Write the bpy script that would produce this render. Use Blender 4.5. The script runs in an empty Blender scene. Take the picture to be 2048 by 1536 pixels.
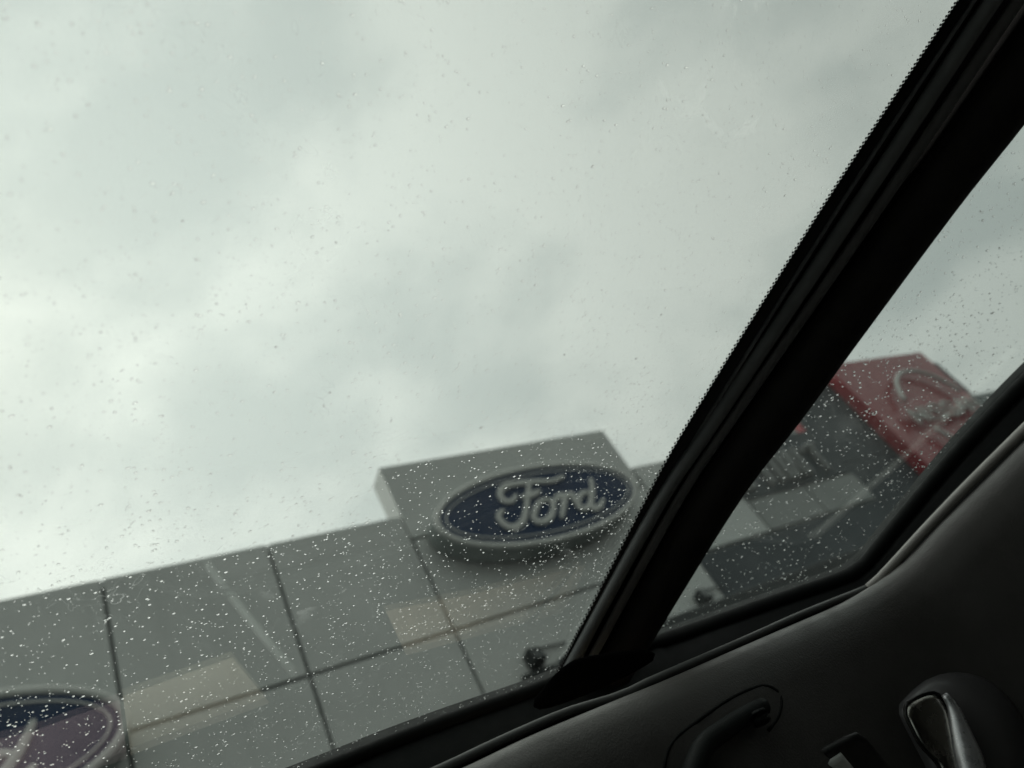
import bpy, bmesh, math, random
from mathutils import Vector, Matrix
random.seed(7)
scene = bpy.context.scene

# ------------------------------------------------------------------ camera
cam_data = bpy.data.cameras.new('camera')
cam = bpy.data.objects.new('camera', cam_data)
scene.collection.objects.link(cam)
scene.camera = cam
cam_data.sensor_fit = 'HORIZONTAL'
cam_data.sensor_width = 36.0
cam_data.lens = 1500.0 / 2048.0 * 36.0
cam_data.clip_start = 0.02
cam_data.clip_end = 2000.0
cam_data.dof.use_dof = True
cam_data.dof.focus_distance = 0.68
cam_data.dof.aperture_fstop = 4.5
cam.matrix_world = Matrix(((0.836692, 0.097725, -0.538884, 0.0),
                           (-0.311705, -0.724072, -0.615272, 0.0),
                           (-0.450319, 0.682766, -0.575364, 1.2),
                           (0, 0, 0, 1)))

# ------------------------------------------------------------------ light
SUN_DIR = Vector((-0.125,0.626,0.770)).normalized()
sun_el = math.asin(SUN_DIR.z)
sun_az = math.atan2(SUN_DIR.x, SUN_DIR.y)
world = bpy.data.worlds.new('World')
scene.world = world
world.use_nodes = True
nt = world.node_tree
nt.nodes.clear()
class G:
    """small node-graph helper"""
    def __init__(self, nt): self.nt = nt
    def n(self, t, **kw):
        x = self.nt.nodes.new(t)
        for k, v in kw.items(): setattr(x, k, v)
        return x
    def put(self, sock, v):
        if isinstance(v, bpy.types.NodeSocket): self.nt.links.new(v, sock)
        elif v is not None:
            if sock.type == 'RGBA' and len(v) == 3: v = (*v, 1)
            sock.default_value = v
    def math(self, op, a, b=None, c=None, clamp=False):
        x = self.n('ShaderNodeMath', operation=op, use_clamp=clamp)
        for i, v in enumerate((a, b, c)): self.put(x.inputs[i], v)
        return x.outputs[0]
    def vmath(self, op, a, b=None, out=0):
        x = self.n('ShaderNodeVectorMath', operation=op)
        self.put(x.inputs[0], a)
        if b is not None: self.put(x.inputs[1], b)
        return x.outputs[out]
    def noise(self, vec, scale, detail=4, rough=.55, dist=0.0, dim='3D'):
        x = self.n('ShaderNodeTexNoise', noise_dimensions=dim)
        self.put(x.inputs['Vector'], vec)
        x.inputs['Scale'].default_value = scale; x.inputs['Detail'].default_value = detail
        x.inputs['Roughness'].default_value = rough; x.inputs['Distortion'].default_value = dist
        return x.outputs['Fac']
    def ramp(self, fac, lo, hi, a=0.0, b=1.0, smooth=True):
        x = self.n('ShaderNodeMapRange', interpolation_type='SMOOTHSTEP' if smooth else 'LINEAR')
        self.put(x.inputs[0], fac)
        for i, v in zip((1, 2, 3, 4), (lo, hi, a, b)): self.put(x.inputs[i], v)
        return x.outputs[0]
    def mix(self, fac, a, b, op='MIX'):
        x = self.n('ShaderNodeMix', data_type='RGBA', blend_type=op)
        self.put(x.inputs['Factor'], fac); self.put(x.inputs[6], a); self.put(x.inputs[7], b)
        return x.outputs[2]

g = G(nt)
tc = g.n('ShaderNodeTexCoord')
d = g.vmath('NORMALIZE', tc.outputs['Generated'])
sky = g.n('ShaderNodeTexSky', sky_type='NISHITA', sun_disc=False)
sky.sun_elevation = sun_el
sky.sun_rotation = sun_az
sky.air_density = 1.5; sky.dust_density = 4.0
# a cloud layer: direction projected on a flat ceiling
sep = g.n('ShaderNodeSeparateXYZ'); g.put(sep.inputs[0], d)
h = g.math('ADD', g.math('MAXIMUM', sep.outputs[2], 0.0), 0.42)
comb = g.n('ShaderNodeCombineXYZ')
g.put(comb.inputs[0], g.math('DIVIDE', sep.outputs[0], h)); g.put(comb.inputs[1], g.math('DIVIDE', sep.outputs[1], h))
comb.inputs[2].default_value = 0.0
rot = g.n('ShaderNodeMapping'); g.put(rot.inputs[0], comb.outputs[0]); rot.inputs['Rotation'].default_value = (0, 0, math.radians(44))
mapn = g.n('ShaderNodeMapping'); g.put(mapn.inputs[0], rot.outputs[0])
mapn.inputs['Location'].default_value = (64.6, 60.8, 86.3)
mapn.inputs['Scale'].default_value = (1.0, 1.15, 1.0)
big = g.noise(mapn.outputs[0], 2.2, 2, .5, .2)
mid = g.noise(mapn.outputs[0], 5.6, 4, .52, .2)
cl = g.math('ADD', g.math('MULTIPLY', big, .55), g.math('MULTIPLY', mid, .45))
cl = g.ramp(cl, .40, .61)
sd = g.vmath('DOT_PRODUCT', d, tuple(SUN_DIR), out=1)
glow = g.math('POWER', g.math('MAXIMUM', g.math('MULTIPLY_ADD', sd, .5, .5), 0.0), 5.0)
cloud = g.mix(cl, (.75, .815, .775), (1.0, 1.05, .985))
lum = g.math('MULTIPLY_ADD', glow, 5.0, 3.75)
cl_lum = g.n('ShaderNodeVectorMath', operation='SCALE'); g.put(cl_lum.inputs[0], cloud); g.put(cl_lum.inputs[3], lum)
col = g.mix(.975, sky.outputs[0], cl_lum.outputs[0])
bg = g.n('ShaderNodeBackground'); g.put(bg.inputs[0], col); bg.inputs[1].default_value = 0.14
wo = g.n('ShaderNodeOutputWorld'); nt.links.new(bg.outputs[0], wo.inputs[0])

sun_data = bpy.data.lights.new('sun', 'SUN')
sun_data.energy = 1.1; sun_data.angle = math.radians(130); sun_data.color = (1.0, .96, .9)
sun = bpy.data.objects.new('sun', sun_data); scene.collection.objects.link(sun)
sun.rotation_euler = SUN_DIR.to_track_quat('Z', 'Y').to_euler()

scene.view_settings.view_transform = 'Standard'
scene.view_settings.look = 'None'
scene.view_settings.gamma = 1.0
scene.view_settings.exposure = 0.0
scene.view_settings.use_curve_mapping = False
scene.render.engine = 'CYCLES'
scene.cycles.use_denoising = True
scene.cycles.max_bounces = 6
scene.cycles.transparent_max_bounces = 16
scene.cycles.transmission_bounces = 5
scene.cycles.diffuse_bounces = 3
scene.cycles.glossy_bounces = 3
scene.cycles.caustics_reflective = False
scene.cycles.caustics_refractive = False

# ------------------------------------------------------------------ materials
def new_mat(name):
    m = bpy.data.materials.new(name); m.use_nodes = True
    m.node_tree.nodes.clear(); gg = G(m.node_tree)
    out = gg.n('ShaderNodeOutputMaterial')
    return m, gg, out
def pbr(name, col, rough=.6, metal=0.0, spec=.5, var=.12, vscale=3.0, bump=0.0, bscale=200.0, coat=0.0, streak=0.0):
    m, gg, out = new_mat(name)
    b = gg.n('ShaderNodeBsdfPrincipled')
    tcn = gg.n('ShaderNodeTexCoord')
    nz = gg.noise(tcn.outputs['Object'], vscale, 6, .6)
    lo = tuple(c * (1 - var) for c in col); hi = tuple(min(1, c * (1 + var)) for c in col)
    c = gg.mix(gg.ramp(nz, .3, .7), lo, hi)
    if streak:
        mp = gg.n('ShaderNodeMapping'); gg.put(mp.inputs[0], tcn.outputs['Object']); mp.inputs['Scale'].default_value = (7, 7, .35)
        c = gg.mix(gg.math('MULTIPLY', gg.ramp(gg.noise(mp.outputs[0], 1.0, 5, .65), .5, .75), streak), c, tuple(x * .55 for x in col))
    gg.put(b.inputs['Base Color'], c)
    rn = gg.noise(tcn.outputs['Object'], vscale * 3, 4, .6)
    gg.put(b.inputs['Roughness'], gg.ramp(rn, .2, .8, max(0.02, rough - .08), min(1, rough + .08)))
    b.inputs['Metallic'].default_value = metal
    b.inputs['Specular IOR Level'].default_value = spec
    b.inputs['Coat Weight'].default_value = coat
    if bump:
        bn = gg.n('ShaderNodeBump'); bn.inputs['Strength'].default_value = bump; bn.inputs['Distance'].default_value = .001
        gg.put(bn.inputs['Height'], gg.noise(tcn.outputs['Object'], bscale, 3, .6))
        gg.put(b.inputs['Normal'], bn.outputs[0])
    gg.nt.links.new(b.outputs[0], out.inputs[0])
    return m
def glass_pane(name, tint, f0, stains, stain_amt, base=0.004):
    """clear pane: tinted see-through with Schlick reflection and dried water marks that scatter daylight"""
    m, gg, out = new_mat(name)
    geo = gg.n('ShaderNodeNewGeometry'); tcn = gg.n('ShaderNodeTexCoord')
    c = gg.math('ABSOLUTE', gg.vmath('DOT_PRODUCT', geo.outputs['Normal'], geo.outputs['Incoming'], out=1))
    fr = gg.math('MULTIPLY_ADD', gg.math('POWER', gg.math('SUBTRACT', 1.0, c), 5.0), 1 - f0, f0)
    tr = gg.n('ShaderNodeBsdfTransparent'); gg.put(tr.inputs[0], tint)
    gl = gg.n('ShaderNodeBsdfGlossy'); gl.inputs['Roughness'].default_value = .0
    mx = gg.n('ShaderNodeMixShader'); gg.put(mx.inputs[0], fr); gg.nt.links.new(tr.outputs[0], mx.inputs[1]); gg.nt.links.new(gl.outputs[0], mx.inputs[2])
    if not stain_amt:
        gg.nt.links.new(mx.outputs[0], out.inputs[0]); return m
    v = tcn.outputs['Object']
    n1 = gg.noise(v, 26, 3, .6, .6)
    ring = gg.ramp(gg.math('ABSOLUTE', gg.math('SUBTRACT', n1, .56)), .0, .0035, 1.0, 0.0)
    msk = gg.ramp(gg.noise(v, 7, 2, .5), .52, .68)
    film = gg.ramp(gg.noise(v, 9, 6, .65), .45, .8, 0.0, .10)
    blot = gg.math('MULTIPLY', gg.ramp(n1, .56, .60), gg.ramp(gg.noise(v, 5, 3, .6), .60, .72))
    fac = gg.math('ADD', gg.math('MULTIPLY', gg.math('MULTIPLY', ring, msk), stains * .6), gg.math('MULTIPLY', film, .25))
    fac = gg.math('ADD', fac, gg.math('MULTIPLY', blot, stains * .35))
    fac = gg.math('MULTIPLY_ADD', fac, stain_amt, base, clamp=True)
    tl = gg.n('ShaderNodeBsdfTranslucent'); gg.put(tl.inputs[0], (.85, .88, .86))
    m2 = gg.n('ShaderNodeMixShader'); gg.put(m2.inputs[0], fac)
    gg.nt.links.new(mx.outputs[0], m2.inputs[1]); gg.nt.links.new(tl.outputs[0], m2.inputs[2])
    gg.nt.links.new(m2.outputs[0], out.inputs[0])
    return m
def water():
    m, gg, out = new_mat('rain_water')
    b = gg.n('ShaderNodeBsdfGlass'); b.inputs['IOR'].default_value = 1.33; b.inputs['Roughness'].default_value = 0.0
    gg.put(b.inputs[0], (1, 1, 1)); gg.nt.links.new(b.outputs[0], out.inputs[0]); return m

M = dict(
    asphalt=pbr('wet_asphalt', (.05, .05, .052), .45, var=.3, vscale=.8, bump=.4, bscale=60),
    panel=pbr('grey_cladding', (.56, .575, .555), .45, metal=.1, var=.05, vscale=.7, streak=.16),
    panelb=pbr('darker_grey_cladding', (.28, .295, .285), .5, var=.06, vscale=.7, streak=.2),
    parapet=pbr('parapet_flashing', (.55, .57, .56), .4, metal=.2, var=.06),
    backing=pbr('joint_backing', (.20, .21, .205), .8),
    silver=pbr('brushed_silver', (.58, .59, .565), .5, metal=.1, var=.06, vscale=6),
    blue=pbr('sign_blue', (.010, .031, .085), .45, spec=.25, var=.1, vscale=2),
    darkclad=pbr('dark_cladding', (.05, .062, .07), .5, spec=.25, var=.12, vscale=.6, streak=.1),
    red=pbr('sign_red', (.30, .008, .019), .3, var=.08, vscale=.8, coat=.4),
    greywall=pbr('render_grey', (.28, .31, .30), .6, var=.08),
    darkmetal=pbr('dark_metal', (.022, .026, .026), .55, spec=.3, var=.2),
    navy=pbr('letter_navy', (.24, .25, .245), .6),
    shopglass=pbr('shop_glass', (.02, .026, .026), .08, var=.1, spec=.5),
    frit=pbr('frit_black', (.004, .004, .004), .45, var=.1),
    rubber=pbr('rubber_black', (.008, .009, .009), .65, spec=.2, var=.15, vscale=30, bump=.2, bscale=500),
    rubbergrey=pbr('rubber_grey', (.085, .088, .086), .5, var=.12, vscale=25, bump=.2, bscale=600),
    band=pbr('pillar_band', (.24, .25, .255), .6, var=.1, vscale=25, bump=.2, bscale=600),
    matte=pbr('matte_black', (.006, .006, .006), 1.0, spec=.0),
    trimdark=pbr('trim_dark', (.011, .013, .013), .6, spec=.25, var=.12, vscale=20, bump=.35, bscale=700),
    cover=pbr('pillar_cloth', (.034, .031, .030), .85, spec=.15, var=.15, vscale=20, bump=.5, bscale=900),
    pad=pbr('padded_leatherette', (.066, .063, .060), .42, var=.12, vscale=14, bump=.4, bscale=520),
    roll=pbr('piping_grey', (.42, .41, .385), .45, var=.07, vscale=20, bump=.3, bscale=700),
    dash=pbr('dash_top', (.045, .047, .046), .7, var=.12, vscale=9, bump=.5, bscale=500),
    liner=pbr('headliner', (.26, .25, .235), .9, var=.1, vscale=10, bump=.4, bscale=500),
    chrome=pbr('satin_chrome', (.40, .39, .36), .24, metal=1.0, var=.05, vscale=30),
    bezel=pbr('bezel_plastic', (.075, .073, .076), .4, var=.06, vscale=20, coat=.2),
    paper=pbr('paper_beige', (.97, .81, .66), .8, var=.08, vscale=12),
    paperb=pbr('card_buff', (.70, .55, .42), .8, var=.15, vscale=10),
    mauve=pbr('printed_cover', (.55, .38, .42), .6, var=.15, vscale=10),
    satin=pbr('highlight_satin', (.5, .5, .52), .3, metal=.6, var=.05, vscale=30),  # for the added highlight strip beside the lever
    white=pbr('white_plastic', (.6, .62, .6), .5),
    screen=glass_pane('windscreen_glass', (.975, 1.0, .982), .155, .55, 1.0),
    screen_in=glass_pane('windscreen_inner', (.975, 1.0, .982), .155, 0, 0),
    side_in=glass_pane('side_glass_inner', (.955, .99, .975), .15, 0, 0),
    side=glass_pane('side_glass', (.955, .99, .975), .15, .12, 1.2, .016),
    water=water(),
)

# ------------------------------------------------------------------ helpers
COL = scene.collection
def tag(o, label=None, cat=None, group=None, kind=None):
    if label: o['label'] = label
    if cat: o['category'] = cat
    if group: o['group'] = group
    if kind: o['kind'] = kind
    return o
def empty(name, loc=(0, 0, 0)):
    o = bpy.data.objects.new(name, None); COL.objects.link(o); o.location = loc; o.empty_display_size = .2
    return o
def link(name, me, mat, parent=None, smooth=False):
    if mat is not None and not me.materials: me.materials.append(mat)
    if smooth:
        for p in me.polygons: p.use_smooth = True
    o = bpy.data.objects.new(name, me); COL.objects.link(o)
    if parent is not None: o.parent = parent
    return o
def pydata(name, v, f, mat, parent=None, smooth=False, off=(0, 0, 0)):
    me = bpy.data.meshes.new(name)
    me.from_pydata([(a[0] - off[0], a[1] - off[1], a[2] - off[2]) for a in v], [], f); me.update()
    bm = bmesh.new(); bm.from_mesh(me); bmesh.ops.recalc_face_normals(bm, faces=bm.faces); bm.to_mesh(me); bm.free()
    return link(name, me, mat, parent, smooth)
def box_mesh(name, x0, x1, y0, y1, z0, z1, bevel=0.0):
    bm = bmesh.new()
    bmesh.ops.create_cube(bm, size=1.0)
    for v in bm.verts:
        v.co = ((x0 + x1) / 2 + v.co.x * (x1 - x0), (y0 + y1) / 2 + v.co.y * (y1 - y0), (z0 + z1) / 2 + v.co.z * (z1 - z0))
    if bevel: bmesh.ops.bevel(bm, geom=bm.edges[:], offset=bevel, segments=1, affect='EDGES')
    me = bpy.data.meshes.new(name); bm.to_mesh(me); bm.free(); return me
def box(name, x0, x1, y0, y1, z0, z1, mat, parent=None, bevel=0.0):
    return link(name, box_mesh(name, x0, x1, y0, y1, z0, z1, bevel), mat, parent)
def catmull(p, k=8):
    p = [Vector(q) for q in p]; p = [2 * p[0] - p[1]] + p + [2 * p[-1] - p[-2]]; out = []
    for i in range(1, len(p) - 2):
        a, b, c, e = p[i - 1:i + 3]
        for j in range(k):
            t = j / k
            out.append(.5 * ((2 * b) + (c - a) * t + (2 * a - 5 * b + 4 * c - e) * t * t + (-a + 3 * b - 3 * c + e) * t ** 3))
    out.append(p[-2]); return out
def tube_geo(pts, r, sides=12, squash=1.0, flat=None, cap=True):
    """verts/faces of a tube along pts; radius r or a function of 0..1; squash scales it along the axis flat"""
    pts = [Vector(p) for p in pts]; n = len(pts); V = []; F = []
    for i, p in enumerate(pts):
        t = (pts[min(i + 1, n - 1)] - pts[max(i - 1, 0)]).normalized()
        ref = Vector(flat) if flat is not None else Vector((0, 0, 1))
        a = ref - t * ref.dot(t)
        if a.length < 1e-4: a = Vector((1, 0, 0)) - t * t.x
        a.normalize(); b = t.cross(a)
        rr = r(i / (n - 1)) if callable(r) else r
        for k in range(sides):
            w = 2 * math.pi * k / sides
            V.append(p + a * (math.cos(w) * rr * squash) + b * (math.sin(w) * rr))
        if i:
            for k in range(sides):
                k2 = (k + 1) % sides; q = (i - 1) * sides
                F.append((q + k, q + k2, q + sides + k2, q + sides + k))
    if cap:
        F.append(tuple(range(sides))[::-1]); F.append(tuple(range((n - 1) * sides, n * sides)))
    return V, F
def tube(name, pts, r, mat, parent=None, sides=12, squash=1.0, flat=None):
    V, F = tube_geo(pts, r, sides, squash, flat)
    return pydata(name, V, F, mat, parent, True)
def loft(name, rows, mat, parent=None, closed=False, thick=0.0):
    n = len(rows[0]); V = [p for r in rows for p in r]; F = []
    m = len(rows)
    for i in range(m if closed else m - 1):
        for k in range(n - 1):
            a, b = i * n, ((i + 1) % m) * n
            F.append((a + k, a + k + 1, b + k + 1, b + k))
    o = pydata(name, V, F, mat, parent, True)
    if thick:
        s = o.modifiers.new('thickness', 'SOLIDIFY'); s.thickness = thick; s.offset = 0
    return o
def stroke_geo(pts, w, y0, depth, V, F, k=8, taper=None):
    """a rounded raised stroke lying in the x-z plane, front at y0 - depth"""
    c = catmull([(p[0], 0, p[1]) for p in pts], k) if len(pts) > 2 else [Vector((p[0], 0, p[1])) for p in pts]
    n = len(c); L = []; R = []
    t0 = (c[1] - c[0]).normalized(); t1 = (c[-1] - c[-2]).normalized()
    c = [c[0] - t0 * w * .35] + c + [c[-1] + t1 * w * .35]
    n = len(c)
    for i, p in enumerate(c):
        t = (c[min(i + 1, n - 1)] - c[max(i - 1, 0)]).normalized(); s = Vector((-t.z, 0, t.x))
        ww = w * (taper(i / (n - 1)) if taper else 1.0) / 2 * (.45 if i in (0, n - 1) else 1)
        L.append(p + s * ww); R.append(p - s * ww)
    b = len(V)
    for i in range(n):
        for q, yy, sh in ((L[i], y0, 1.0), (L[i], y0 - depth * .75, 1.0), (c[i], y0 - depth, 1.0), (R[i], y0 - depth * .75, 1.0), (R[i], y0, 1.0)):
            V.append((q.x, yy, q.z))
    for i in range(n - 1):
        for k2 in range(4):
            a = b + i * 5 + k2; F.append((a, a + 1, a + 6, a + 5))
    F.append(tuple(b + k2 for k2 in range(5))); F.append(tuple(b + (n - 1) * 5 + k2 for k2 in range(5))[::-1])

# ------------------------------------------------------------------ ground
S = 900.0
gme = bpy.data.meshes.new('ground'); gme.from_pydata([(-S, -S, 0), (S, -S, 0), (S, S, 0), (-S, S, 0)], [], [(0, 1, 2, 3)])
tag(link('ground', gme, M['asphalt']), kind='structure')
pav = box('pavement', -14, 30, 4.9, 7.2, 0.004, .13, M['greywall']); tag(pav, kind='structure')

# ------------------------------------------------------------------ showroom with the blue oval signs
FY = 6.5                                   # facade plane
show = empty('showroom_building', (2, FY, 0))
tag(show, 'pale grey showroom clad in square metal panels, carrying two blue oval signs', 'building')
def sub(name, *a, mat, parent=show, bevel=0.0):
    o = box(name, *a, mat, None, bevel); me = o.data
    for v in me.vertices: v.co -= parent.location
    o.parent = parent; return o
sub('wall', -9.9, 10.53, FY + .034, FY + 9.0, 0, 5.42, mat=M['backing'])
joints = [0.37 + 1.455 * k for k in range(-7, 3)] + [6.65, 8.10, 9.36, 10.55]
gap = .017
def panel(x0, x1, z0, z1, y=FY, par=show):
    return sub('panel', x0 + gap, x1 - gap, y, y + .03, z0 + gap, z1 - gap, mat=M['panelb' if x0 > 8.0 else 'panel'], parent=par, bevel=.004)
for x0, x1 in zip(joints[:-1], joints[1:]):
    if abs(x0 - 3.28) < .02: panel(x0, x1, 4.06, 5.18)
    elif x0 > 8.0:
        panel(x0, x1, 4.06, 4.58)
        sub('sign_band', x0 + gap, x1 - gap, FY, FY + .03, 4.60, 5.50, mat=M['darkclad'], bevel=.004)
    else: panel(x0, x1, 4.06, 5.515)
    if x1 < 6.7: panel(x0, x1, 2.62, 4.06)
    if x1 < 3.3: panel(x0, x1, 1.2, 2.62)
sub('parapet_cap', -9.9, 3.262, FY + .032, FY + .36, 5.42, 5.50, mat=M['parapet'])
sub('parapet_cap', 6.64, 10.55, FY + .032, FY + .36, 5.42, 5.50, mat=M['parapet'])
bx = sub('sign_box', 3.28, 6.62, FY - .004, FY + .34, 5.19, 6.205, mat=M['panel'], bevel=.006)
# dark glazed entrance right of the signs
sub('entrance_recess', 6.68, 10.53, FY + .02, FY + .033, 0, 4.035, mat=M['darkclad'])
for x in (6.80, 7.72, 8.64, 9.56):
    pane = sub('glass_pane', x + .03, x + .89, FY - .02, FY + .012, .25, 2.7, mat=M['shopglass'])
for x in (6.76, 7.68, 8.60, 9.52, 10.44):
    sub('mullion', x, x + .07, FY - .05, FY + .018, .1, 2.78, mat=M['darkmetal'])
sub('fascia', 6.70, 10.50, FY - .03, FY + .016, 2.80, 3.42, mat=M['darkmetal'])
# dark flat canopy
sub('canopy', 3.72, 10.50, FY - .75, FY - .06, 2.92, 3.20, mat=M['darkmetal'], bevel=.02)
sub('canopy_upstand', 3.70, 6.66, FY - .055, FY - .004, 2.90, 3.40, mat=M['darkmetal'], bevel=.01)
# raised grey lettering on the upper cladding, too soft to read
for i, x in enumerate((8.02, 8.34, 8.66, 8.98, 9.30, 9.62, 9.94)):
    V = []; F = []
    shapes = [[[(0, 0), (0, .5)], [(.0, .5), (.2, .42)]], [[(0, 0), (.1, .5)], [(.1, .5), (.2, 0)]], [[(0, 0), (0, .5)], [(.2, 0), (.2, .5)]],
              [[(.1, 0), (.1, .5)], [(0, .5), (.2, .5)]]]
    for q, s in enumerate(shapes[(i * 3 + 1) % 4]):
        stroke_geo([(x + a, 4.72 + b * .9) for a, b in s], .085, FY - .02 - .003 * q, .10, V, F)
    pydata('raised_letter', V, F, M['navy'], show, False, tuple(show.location))

def floodlight(x, label):
    t = empty('floodlight', (x, FY - .055, 3.40)); tag(t, label, 'floodlight', 'floodlights on the canopy edge')
    V, F = tube_geo([(0, 0, -.01), (0, -.02, .06)], .014, 8); pydata('stem', V, F, M['darkmetal'], t, True)
    me = box_mesh('housing', -.08, .08, -.10, .05, .03, .19, .006)
    ho = link('housing', me, M['darkmetal'], t); ho.rotation_euler = (math.radians(-20), 0, math.radians(14))
    me = box_mesh('lens', -.065, .065, -.106, -.101, .045, .175); link('lens', me, M['shopglass'], ho)
    V, F = tube_geo([(.02, 0, .15), (.10, .01, .19), (.42, .02, .16)], .012, 8); pydata('conduit', V, F, M['darkmetal'], t, True)
floodlight(3.92, 'small dark floodlight on the canopy, below and right of the blue oval sign')
floodlight(6.30, 'small dark floodlight beside the dark entrance, seen through the side window')

# ------------------------------------------------------------------ blue oval signs
STROKES = {
 'F': [[(-0.313,0.145),(-0.393,0.092),(-0.480,0.105),(-0.501,0.188),(-0.443,0.270),(-0.328,0.309),(-0.151,0.305),(0.063,0.279),(0.261,0.243),(0.440,0.275)],[(-0.050,0.283),(-0.180,0.098),(-0.301,-0.078),(-0.416,-0.202),(-0.541,-0.248),(-0.631,-0.207),(-0.663,-0.110),(-0.645,-0.047),(-0.576,-0.011)],[(-0.247,0.105),(-0.125,0.109),(0.003,0.136)]],
 'o': [[(0.046,0.013),(-0.050,0.003),(-0.154,-0.067),(-0.245,-0.176),(-0.237,-0.243),(-0.145,-0.262),(-0.023,-0.208),(0.067,-0.112),(0.083,-0.028),(0.046,0.013)]],
 'r': [[(0.102,-0.049),(0.210,0.015),(0.292,0.004),(0.206,-0.121),(0.094,-0.260)],[(0.261,-0.038),(0.372,0.010),(0.403,-0.030),(0.377,-0.098)]],
 'd': [[(0.654,-0.030),(0.569,-0.011),(0.443,-0.081),(0.396,-0.167),(0.438,-0.225),(0.540,-0.193),(0.635,-0.093)],[(0.787,0.152),(0.695,-0.023),(0.572,-0.176),(0.563,-0.256),(0.659,-0.246),(0.762,-0.172)]]}
def ellipse(a, b, n=96): return [(a * math.cos(2 * math.pi * i / n), b * math.sin(2 * math.pi * i / n)) for i in range(n)]
def lathe_oval(name, prof, mat, parent, close_front=False, n=96):
    """prof: (inset, y) list swept round the oval of half axes RA, RB"""
    V = []; F = []
    for ins, y in prof:
        for x, z in ellipse(RA - ins, RB - ins, n): V.append((x, y, z))
    for i in range(len(prof) - 1):
        for k in range(n):
            k2 = (k + 1) % n; F.append((i * n + k, i * n + k2, (i + 1) * n + k2, (i + 1) * n + k))
    if close_front: F.append(tuple(range((len(prof) - 1) * n, len(prof) * n)))
    return pydata(name, V, F, mat, parent, not close_front)
RA, RB = 1.40, .545
def oval_sign(loc, label):
    t = empty('oval_sign', loc); tag(t, label, 'sign', 'blue oval signs on the showroom')
    lathe_oval('sign_can', [(.30, .31), (.02, .30), (.0, .27), (.0, .02)], M['greywall'], t)
    lathe_oval('rim', [(.0, .018), (.004, -.006), (.02, -.016), (.062, -.014), (.072, -.004), (.075, .012)], M['silver'], t)
    lathe_oval('face', [(.07, .01), (.10, .002), (.12, .0)], M['blue'], t, True)
    lathe_oval('inner_ring', [(.128, -.002), (.130, -.010), (.146, -.010), (.148, -.002)], M['silver'], t)
    for nm, ss in STROKES.items():
        V = []; F = []
        for q, s in enumerate(ss): stroke_geo(s, .062, -.003 - .003 * q, .03, V, F, 8, lambda u: .72 + .5 * math.sin(math.pi * min(1, max(0, u))))
        pydata('letter', V, F, M['silver'], t, False)
    return t
oval_sign((4.835, 6.19, 5.085), 'blue oval sign with silver script on the raised box above the parapet')
oval_sign((-1.0, 6.19, 4.05), 'blue oval sign cut off at the bottom left corner')

# ------------------------------------------------------------------ neighbouring dark and red building
nb = empty('dark_showroom', (13, 6.75, 0))
tag(nb, 'dark blue-grey clad building behind the red sign tower', 'building')
sub('wall', 10.75, 16.4, 6.79, 14, 0, 6.66, mat=M['backing'], parent=nb)
for x0, x1 in zip((10.75, 12.2, 13.65, 15.1), (12.2, 13.65, 15.1, 16.4)):
    for z0, z1 in ((4.9, 6.7), (3.1, 4.9), (1.3, 3.1)):
        sub('panel', x0 + .006, x1 - .006, 6.752, 6.788, z0 + .006, z1 - .006, mat=M['darkclad'], parent=nb, bevel=.003)
sub('red_edge_trim', 10.66, 10.745, 6.70, 6.80, 0, 6.74, mat=M['red'], parent=nb)
tw = empty('sign_tower', (14, 6.5, 0)); tag(tw, 'red glossy sign tower with a silver ring emblem, right side window', 'sign')
sub('tower_body', 12.40, 15.66, 6.5, 6.745, 0, 6.84, mat=M['red'], parent=tw, bevel=.012)
RC = (14.22, 5.28); RR = 1.0
def arc(a0, a1):
    pts = [(RC[0] - 14 + RR * math.cos(math.radians(a0 + (a1 - a0) * i / 40)), -.13, RC[1] + RR * math.sin(math.radians(a0 + (a1 - a0) * i / 40))) for i in range(41)]
    V, F = tube_geo(pts, .042, 10, 1.0, (0, 1, 0)); pydata('ring_arc', V, F, M['silver'], tw, True)
arc(160, 18); arc(200, 342)
GL = {'N': [[(0, 0), (0, 1)], [(0, 1), (1, 0)], [(1, 0), (1, 1)]], 'I': [[(.5, 0), (.5, 1)]],
      'S': [[(1, .85), (.8, 1), (.2, 1), (0, .8), (.15, .58), (.85, .42), (1, .2), (.8, 0), (.2, 0), (0, .15)]],
      'A': [[(0, 0), (.5, 1)], [(.5, 1), (1, 0)], [(.2, .35), (.8, .35)]]}
x = 13.06
for ch in 'NISSAN':
    w = .10 if ch == 'I' else .30
    V = []; F = []
    for q, s in enumerate(GL[ch]):
        stroke_geo([(x - 14 + a * w if ch != 'I' else x - 14 + .05, 5.09 + b * .31) for a, b in s], .058, -.11 - .003 * q, .05, V, F)
    pydata('letter', V, F, M['silver'], tw, False)
    x += w + .125
for xx in (13.3, 15.1): sub('emblem_mount', xx, xx + .08, 6.36, 6.498, 5.2, 5.28, mat=M['silver'], parent=tw)
gb = empty('grey_building', (20, 7.5, 0)); tag(gb, 'pale grey flat-roofed wall just right of the red tower', 'building')
sub('wall', 16.5, 34, 7.5, 14, 0, 6.10, mat=M['greywall'], parent=gb)
sub('parapet_cap', 16.48, 34.02, 7.47, 7.9, 6.10, 6.16, mat=M['parapet'], parent=gb)

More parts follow.
